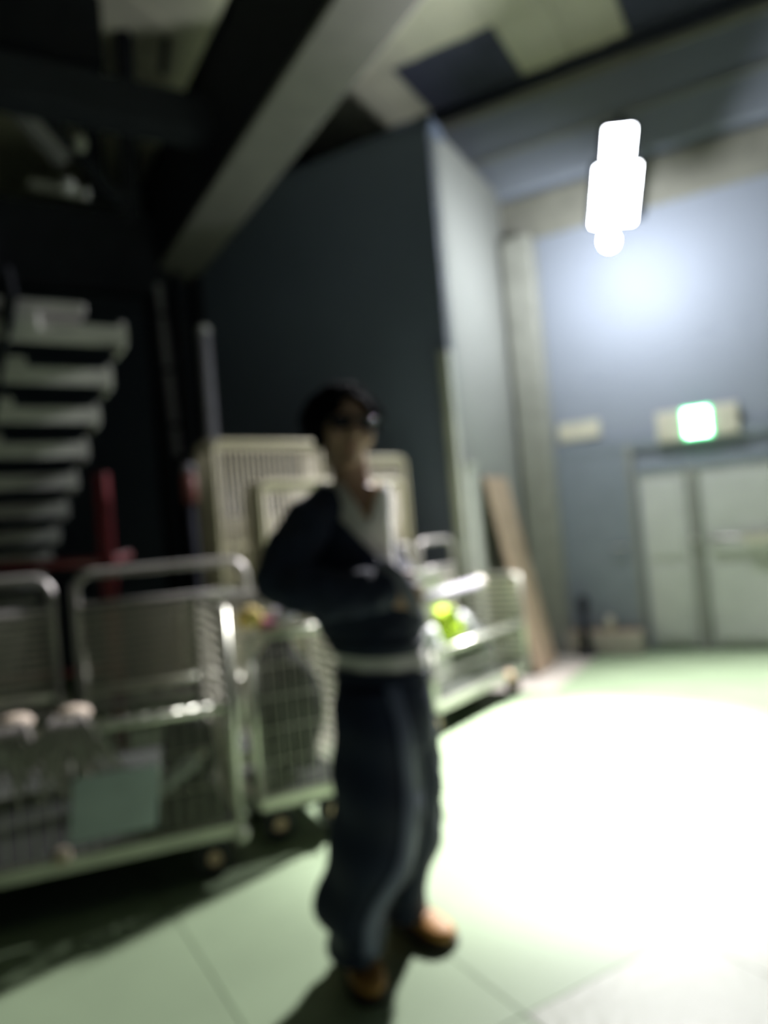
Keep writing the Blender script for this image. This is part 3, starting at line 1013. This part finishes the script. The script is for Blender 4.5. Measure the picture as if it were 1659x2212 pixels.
body.ell(hp(0, 0.074, -0.062), hr * 0.021, hf * 0.009, hu * 0.007)
# neck, chest, belly, hips
chain(body, [(752, 985, 2.20, 0.056), (757, 1030, 2.21, 0.056), (762, 1062, 2.22, 0.064)])
body.loft([ring(1052, 700, 835, 2.24, 0.075), ring(1085, 690, 842, 2.24, 0.095), ring(1130, 678, 838, 2.24, 0.11), ring(1200, 690, 845, 2.24, 0.115),
           ring(1290, 705, 868, 2.24, 0.11), ring(1380, 726, 900, 2.24, 0.11), ring(1450, 745, 902, 2.24, 0.105), ring(1530, 752, 905, 2.24, 0.105)], 32, 5)
# legs inside the trousers
chain(body, [(796, 1505, 2.20, 0.074), (800, 1640, 2.17, 0.076), (795, 1780, 2.17, 0.057), (785, 1890, 2.20, 0.052), (768, 1995, 2.29, 0.036), (764, 2020, 2.31, 0.034)])
chain(body, [(866, 1505, 2.29, 0.076), (890, 1640, 2.31, 0.076), (895, 1760, 2.36, 0.057), (880, 1850, 2.42, 0.052), (866, 1915, 2.49, 0.036), (862, 1938, 2.51, 0.034)])
# arms
chain(body, [(702, 1102, 2.17, 0.042), (642, 1180, 2.08, 0.042), (598, 1250, 2.04, 0.038), (690, 1278, 2.02, 0.036), (800, 1275, 2.05, 0.027), (830, 1278, 2.06, 0.026)])
chain(body, [(780, 1092, 2.33, 0.046), (802, 1150, 2.42, 0.042), (848, 1210, 2.44, 0.036), (868, 1238, 2.36, 0.030), (880, 1254, 2.27, 0.026)])


def hand(mb, wrist, d, side, up, s=1.0):
    """palm and five bent fingers; d = along the palm, side = towards the thumb, up = back of the hand"""
    d, side, up = V(d).normalized(), V(side).normalized(), V(up).normalized()
    c = V(wrist) + d * 0.052 * s
    mb.ell(c, side * 0.041 * s, d * 0.055 * s, up * 0.016 * s, 20, 12)
    for i, (off, ln) in enumerate(((0.030, 0.072), (0.010, 0.080), (-0.011, 0.075), (-0.031, 0.058))):
        b0 = c + d * 0.038 * s + side * off * s
        b1 = b0 + (d * 0.9 - up * 0.25).normalized() * ln * 0.45 * s + side * off * 0.12
        b2 = b1 + (d * 0.55 - up * 0.85).normalized() * ln * 0.32 * s
        b3 = b2 + (d * 0.10 - up * 1.0).normalized() * ln * 0.26 * s
        mb.tube([b0, b1, b2, b3], [0.0095 * s, 0.0088 * s, 0.0080 * s, 0.0062 * s], 10)
        for q, r in ((b1, 0.0088), (b2, 0.008), (b3, 0.0064)):
            mb.ell(q, V((r * s, 0, 0)), V((0, r * s, 0)), V((0, 0, r * s)), 10, 6)
    t0 = V(wrist) + d * 0.022 * s + side * 0.026 * s
    t1 = t0 + (d * 0.6 + side * 0.75).normalized() * 0.036 * s
    t2 = t1 + (d * 0.9 + side * 0.25 - up * 0.2).normalized() * 0.030 * s
    t3 = t2 + (d * 0.9 - up * 0.4).normalized() * 0.020 * s
    mb.tube([t0, t1, t2, t3], [0.014 * s, 0.0115 * s, 0.010 * s, 0.0078 * s], 10)
    mb.ell(t1, V((0.0115, 0, 0)), V((0, 0.0115, 0)), V((0, 0, 0.0115)), 10, 6)
    mb.ell(t3, V((0.0078, 0, 0)), V((0, 0.0078, 0)), V((0, 0, 0.0078)), 10, 6)


hand(body, at(828, 1277, 2.06), (0.75, 0.35, -0.25), (0.2, -0.1, 1), (0.3, -0.95, 0))
hand(body, at(882, 1252, 2.27), (-0.15, -0.75, -0.6), (-0.2, -0.35, 0.8), (0.95, -0.2, 0.1), 0.95)
bo = fuse(body, 'body', M_SKIN, per, 0.0045, 3)
MB().ell(hp(0, 0.0815, -0.0530), hr * 0.021, hf * 0.006, hu * 0.0045, 16, 8).ell(hp(0, 0.0785, -0.0625), hr * 0.018, hf * 0.006, hu * 0.0055, 16, 8).build('lips', M_LIP, per, smooth=True)

# hair: cap over skull with tufts
hb = MB()
hb.ell(hp(-0.006, -0.018, 0.032), hr * 0.099, hf * 0.110, hu * 0.108, 36, 24,
       lambda d: d * (1 + 0.05 * noise.noise(d * 5)))
# keep the forehead and face free: verts in the face wedge are pulled back
nv = []
for v in hb.v:
    q = V(v) - HC
    x, y, z = q.dot(hr), q.dot(hf), q.dot(hu)
    if y > 0.03 and z < 0.090 - 0.35 * abs(x):
        y = min(y, 0.03)
        x *= 0.86
    if x > 0.035 and z < 0.012:
        x = 0.035 + (x - 0.035) * 0.35
    if z < -0.045:
        z = -0.045 + (z + 0.045) * 0.3
    nv.append(tuple(HC + hr * x + hf * y + hu * z))
hb.v = nv
rnd = random.Random(5)
for k in range(330):
    th = rnd.uniform(0, 2 * math.pi)
    ph = math.acos(rnd.uniform(-0.25, 1))
    d = V((math.sin(ph) * math.cos(th), math.sin(ph) * math.sin(th), math.cos(ph)))
    if (d.y > 0.35 and d.z < 0.80) or (d.x > 0.45 and d.z < 0.22 and d.y > -0.5):
        continue
    b0 = hp(d.x * 0.093 - 0.006, d.y * 0.102 - 0.018, d.z * 0.104 + 0.032)
    out = (hr * d.x + hf * d.y + hu * d.z).normalized()
    sw = (hr * (d.x * 0.9 + rnd.uniform(-.5, .5)) + hf * (d.y * 0.5 + rnd.uniform(-.3, .5)) - hu * rnd.uniform(0.2, 1.0)).normalized()
    l = rnd.uniform(0.018, 0.032)
    hb.tube([b0, b0 + out * l * 0.40, b0 + out * l * 0.52 + sw * l * 0.6, b0 + out * l * 0.42 + sw * l * 1.1], [0.011, 0.010, 0.007, 0.002], 6)
for k in (0, 1, 2, 3, 11, 12, 13, 14):       # fringe swept to both sides
    t = (k - 7) / 7
    b0 = hp(t * 0.060, 0.074 - 0.028 * t * t, 0.094 - 0.020 * t * t)
    e = hp(t * 0.088, 0.088 - 0.05 * t * t, 0.074 - 0.085 * abs(t) ** 1.2)
    hb.tube([b0, (b0 + e) / 2 + hf * 0.014, e], [0.012, 0.010, 0.003], 6)
hb.build('hair', M_HAIR, per, smooth=True)

# sunglasses
sgl = MB()
sgl.tube([hp(-0.081, -0.02, -0.004), hp(-0.082, 0.0, 0.010), hp(-0.074, 0.066, 0.022), hp(-0.060, 0.083, 0.025), hp(-0.036, 0.094, 0.026), hp(-0.012, 0.106, 0.020), hp(0, 0.110, 0.019),
          hp(0.012, 0.106, 0.020), hp(0.036, 0.094, 0.026), hp(0.060, 0.083, 0.025), hp(0.074, 0.066, 0.022), hp(0.082, 0.0, 0.010), hp(0.081, -0.02, -0.004)], 0.0035, 8)
gl = sgl.build('sunglasses', M_LENS, per, smooth=True)
for s in (-1, 1):
    MB().ell(hp(0.036 * s, 0.096 - 0.003, 0.010), hr * 0.029 - hf * 0.010 * s, hf * 0.004, hu * 0.0195, 22, 10,
             lambda d: V((math.copysign(abs(d.x) ** 0.75, d.x), d.y, math.copysign(abs(d.z) ** 0.8, d.z)))).build('lens', M_LENS, gl, smooth=True)

# t-shirt: shell open in a deep neck
fang = math.atan2(-0.62, 0.78)               # facing of the chest in ring angle (ring x = right, y = away)


def px_of(p):
    w = V(p) - CAM
    d = w.dot(_F)
    return 829.5 + FPX * w.dot(_R) / d, 1106 - FPX * w.dot(_U) / d


def cut(o, lines, keep):
    """bisect the mesh along sight planes so openings get clean edges, then drop the faces keep() rejects"""
    bm = bmesh.new()
    bm.from_mesh(o.data)
    for (x0, y0), (x1, y1), ymax in lines:
        n = ray(x0, y0).cross(ray(x1, y1)).normalized()
        fc = [f for f in bm.faces if f.calc_center_median().y < ymax]
        geo = list({e for f in fc for e in f.edges}) + fc + list({v for f in fc for v in f.verts})
        bmesh.ops.bisect_plane(bm, geom=geo, plane_co=CAM, plane_no=n, dist=1e-5)
    dead = [f for f in bm.faces if not keep(f.calc_center_median())]
    bmesh.ops.delete(bm, geom=dead, context='FACES')
    bm.to_mesh(o.data)
    bm.free()


def tee_keep(p):
    x, y = px_of(p)
    if p.y > 2.24 or y > 1126:
        return True
    k = (1126 - y) / 85
    return not (796 - 58 * k < x < 800 + 22 * k)


tee = MB()
tee.loft([ring(1046, 700, 838, 2.24, 0.085), ring(1075, 690, 846, 2.24, 0.105), ring(1130, 676, 849, 2.235, 0.122), ring(1200, 686, 854, 2.235, 0.128),
          ring(1290, 700, 878, 2.235, 0.125), ring(1390, 722, 914, 2.235, 0.128), ring(1425, 728, 921, 2.235, 0.132), ring(1450, 733, 919, 2.235, 0.130)], 72, 8, caps=False,
         fn=lambda p, q, t: 0.006 * noise.noise(p * 14) + 0.004 * math.sin(q * 9 + p.z * 14) * t)
tb_ = tee.build('t_shirt', M_TEE, per, smooth=True)
cut(tb_, [((796, 1126), (738, 1041), 2.24), ((800, 1126), (822, 1041), 2.24)], tee_keep)
so = tb_.modifiers.new('solid', 'SOLIDIFY')
so.thickness = 0.004

# necklace
nk = MB()
pts = []
for k in range(13):
    t = k / 12
    x = 762 + 62 * t - 8
    y = 1052 + 62 * math.sin(math.pi * t) - (8 if k in (0, 12) else 0)
    pts.append(at(x, y, 2.115 + 0.06 * abs(t - 0.5) * 2))
nk.tube(pts, 0.004, 8)
nk.build('necklace', M_GOLD, per, smooth=True)

# jacket
jk = MB()


def fold(p, q, t):
    return 0.011 * noise.noise(V((p.x * 7, p.y * 7, p.z * 11))) + 0.006 * noise.noise(p * 23)


def jk_keep(p):
    x, y = px_of(p)
    if p.y > 2.375 or y > 1218:
        return True
    return x < max(700 + (y - 1040) * 0.375, 730 + (y - 1120) * 1.02)


jk.loft([ring(1038, 694, 796, 2.26, 0.085), ring(1052, 682, 826, 2.26, 0.115), ring(1075, 664, 840, 2.25, 0.130), ring(1110, 652, 842, 2.25, 0.145), ring(1165, 645, 846, 2.24, 0.155), ring(1215, 648, 872, 2.235, 0.16),
         ring(1265, 655, 898, 2.23, 0.165), ring(1320, 668, 914, 2.23, 0.17), ring(1360, 690, 915, 2.23, 0.168), ring(1384, 712, 908, 2.23, 0.155), ring(1396, 722, 902, 2.23, 0.145)], 96, 8, caps=False, fn=fold)
ja = jk.build('jacket', M_NAVY, per, smooth=True)
cut(ja, [((700, 1040), (730, 1120), 2.375), ((730, 1120), (830, 1218), 2.375), ((300, 1218), (1200, 1218), 2.375)], jk_keep)
so = ja.modifiers.new('solid', 'SOLIDIFY')
so.thickness = 0.007
sl = MB()
chain(sl, [(704, 1098, 2.17, 0.066), (662, 1140, 2.10, 0.076), (625, 1198, 2.05, 0.074), (600, 1248, 2.03, 0.068), (645, 1274, 2.01, 0.070), (720, 1286, 2.01, 0.070), (790, 1281, 2.03, 0.064), (822, 1279, 2.05, 0.054)], 20)
chain(sl, [(776, 1090, 2.34, 0.055), (800, 1150, 2.42, 0.058), (846, 1210, 2.44, 0.050), (864, 1238, 2.38, 0.046), (874, 1258, 2.30, 0.040)], 20)
se = fuse(sl, 'sleeves', M_NAVY, ja, 0.010, 5)
me = se.data
for v in me.vertices:
    p = v.co.copy()
    v.co = p + v.normal * (0.010 * noise.noise(V((p.x * 16, p.y * 16, p.z * 16))) + 0.005 * noise.noise(p * 38))
# pale facing along the opened front, pocket edge and hem band
pk = MB()
pp_ = [at(806, 1222, 2.04), at(838, 1248, 2.035), at(868, 1285, 2.05), at(895, 1330, 2.09)]
pk2 = [at(836, 1206, 2.06), at(870, 1232, 2.055), at(895, 1272, 2.07), at(910, 1318, 2.10)]
vs = []
for a_, b_ in zip(pp_, pk2):
    vs += [a_, b_, b_ + V((0, 0.014, 0)), a_ + V((0, 0.014, 0))]
fs_ = []
for i in range(3):
    for j in range(4):
        j2 = (j + 1) % 4
        fs_.append((i * 4 + j, i * 4 + j2, (i + 1) * 4 + j2, (i + 1) * 4 + j))
fs_ += [(3, 2, 1, 0), (12, 13, 14, 15)]
pk.add(vs, fs_)
o = pk.build('front_facing', mat('grey_lining', (0.17, 0.18, 0.22), 0.7), ja, smooth=False, bevel=0.003, label='pale grey inner facing of the opened front')
hm = MB()
hr_ = [ring(1376, 708, 912, 2.23, 0.160), ring(1387, 714, 909, 2.23, 0.157), ring(1400, 723, 904, 2.23, 0.147)]
hm.loft(hr_, 64, 4, caps=False)
o = hm.build('hem_band', M_NAVY, ja, smooth=True)
so = o.modifiers.new('solid', 'SOLIDIFY')
so.thickness = 0.01
so.offset = 1

# trousers
tr = MB()


def tfold(p, q, t):
    return 0.010 * noise.noise(V((p.x * 9, p.y * 9, p.z * 3.2))) + (0.006 + 0.016 * max(0, t - 0.72)) * math.sin(p.z * 34 + q * 1.5)


tr.loft([ring(1442, 730, 918, 2.235, 0.128), ring(1470, 726, 926, 2.235, 0.142), ring(1530, 724, 938, 2.24, 0.155), ring(1600, 735, 940, 2.24, 0.13)], 56, 6, fn=lambda p, q, t: 0.006 * noise.noise(p * 10))
tr.loft([ring(1480, 730, 880, 2.19, 0.12), ring(1560, 724, 892, 2.18, 0.14), ring(1650, 722, 904, 2.17, 0.145), ring(1740, 720, 908, 2.17, 0.145), ring(1820, 712, 902, 2.17, 0.145),
         ring(1880, 700, 886, 2.18, 0.145), ring(1925, 686, 858, 2.19, 0.14), ring(1958, 682, 838, 2.21, 0.14), ring(1985, 700, 832, 2.23, 0.135), ring(2018, 711, 828, 2.25, 0.13), ring(2048, 711, 832, 2.26, 0.13)], 56, 9, fn=tfold)
tr.loft([ring(1480, 800, 926, 2.30, 0.12), ring(1560, 815, 940, 2.31, 0.135), ring(1650, 828, 954, 2.33, 0.14), ring(1740, 836, 955, 2.36, 0.14), ring(1810, 838, 948, 2.39, 0.14),
         ring(1865, 836, 930, 2.42, 0.135), ring(1905, 832, 917, 2.44, 0.125), ring(1935, 826, 920, 2.46, 0.115), ring(1964, 822, 926, 2.47, 0.115)], 56, 9, fn=tfold)
to = fuse(tr, 'trousers', M_TROU, per, 0.009, 2)
bv = BVHTree.FromPolygons([v.co.copy() for v in to.data.vertices], [tuple(p.vertices) for p in to.data.polygons])
sv = []
keys = [(1462, 840), (1500, 852), (1560, 868), (1620, 878), (1680, 884), (1740, 886), (1800, 884), (1850, 876), (1890, 860), (1925, 838), (1960, 815), (2000, 800), (2050, 798), (2088, 800)]
for i in range(len(keys) - 1):
    for q in range(5):
        t = q / 5
        y = keys[i][0] + (keys[i + 1][0] - keys[i][0]) * t
        x = keys[i][1] + (keys[i + 1][1] - keys[i][1]) * t
        row = []
        for k in range(5):
            d = ray(x + (k - 2) * 9, y)
            h = bv.ray_cast(CAM, d.normalized())
            if h[0] is not None and h[0].y < 2.35:
                row.append(h[0])
        if len(row) == 5:
            sv.append(row)
sm = MB()
vs, fs_ = [], []
for row in sv:
    for p in row:
        vs.append(p + V((0, -0.004, 0)))
for row in sv:
    for p in row:
        vs.append(p + V((0, 0.006, 0)))
nr = len(sv)
for i in range(nr - 1):
    for k in range(4):
        a = i * 5 + k
        fs_.append((a, a + 1, a + 6, a + 5))
        b = nr * 5 + a
        fs_.append((b, b + 5, b + 6, b + 1))
    for k in (0, 4):
        a = i * 5 + k
        fs_.append((a, a + 5, a + 5 + nr * 5, a + nr * 5))
sm.add(vs, fs_)
sm.build('side_stripe', M_STRIPE, to, smooth=True, label='grey blue stripe down the outer leg')
wb_ = MB().loft([ring(1440, 730, 919, 2.235, 0.133), ring(1450, 728, 922, 2.235, 0.138), ring(1460, 727, 924, 2.235, 0.142)], 56, 3, caps=False)
o = wb_.build('waistband', M_TROU, to, smooth=True)
so = o.modifiers.new('solid', 'SOLIDIFY')
so.thickness = 0.008
so.offset = 1

# shoes


def shoe(toe, f):
    f = V(f).normalized()
    sd = V((-f.y, f.x, 0))
    h = V((toe.x, toe.y, 0)) - f * 0.285
    prof = [(0.0, 0.026, 0.060, 0.052), (0.03, 0.034, 0.085, 0.056), (0.09, 0.035, 0.088, 0.056), (0.14, 0.039, 0.075, 0.048), (0.19, 0.047, 0.058, 0.040), (0.235, 0.046, 0.047, 0.034), (0.268, 0.034, 0.038, 0.03), (0.285, 0.012, 0.028, 0.026)]
    up = MB().loft([(h + f * a + UP * (0.022 + hh / 2), sd * w * 1.1, UP * (hh / 2)) for a, w, hh, _ in prof], 28, 5)
    t = up.build('shoe', M_SHOE, per, smooth=True)
    so_ = MB()
    vs, n = [], len(prof)
    for a, w, hh, _ in prof:
        w2 = w * 1.1 + 0.006
        for z in (0.0, 0.026):
            for s in (-1, 1):
                vs.append(h + f * (a * 1.02 - 0.002) + sd * w2 * s + UP * z)
    fs2 = []
    for i in range(n - 1):
        b = i * 4
        fs2 += [(b, b + 1, b + 5, b + 4), (b + 2, b + 6, b + 7, b + 3), (b, b + 4, b + 6, b + 2), (b + 1, b + 3, b + 7, b + 5)]
    fs2 += [(0, 2, 3, 1), ((n - 1) * 4, (n - 1) * 4 + 1, (n - 1) * 4 + 3, (n - 1) * 4 + 2)]
    so_.add(vs, fs2)
    so_.build('sole', M_SOLE, t, bevel=0.004)
    lc = MB()
    for k in range(4):
        a = 0.12 + k * 0.022
        zt = 0.022 + (0.082 - 0.20 * (a - 0.12))
        lc.tube([h + f * a + sd * 0.018 + UP * zt, h + f * (a + 0.004) + UP * (zt + 0.008), h + f * a - sd * 0.018 + UP * zt], 0.0028, 6)
    lc.build('laces', M_SOLE, t, smooth=True)
    return t


shoe(fl(812, 2174), (0.30, -0.954, 0))
shoe(fl(978, 2052), (0.64, -0.77, 0))
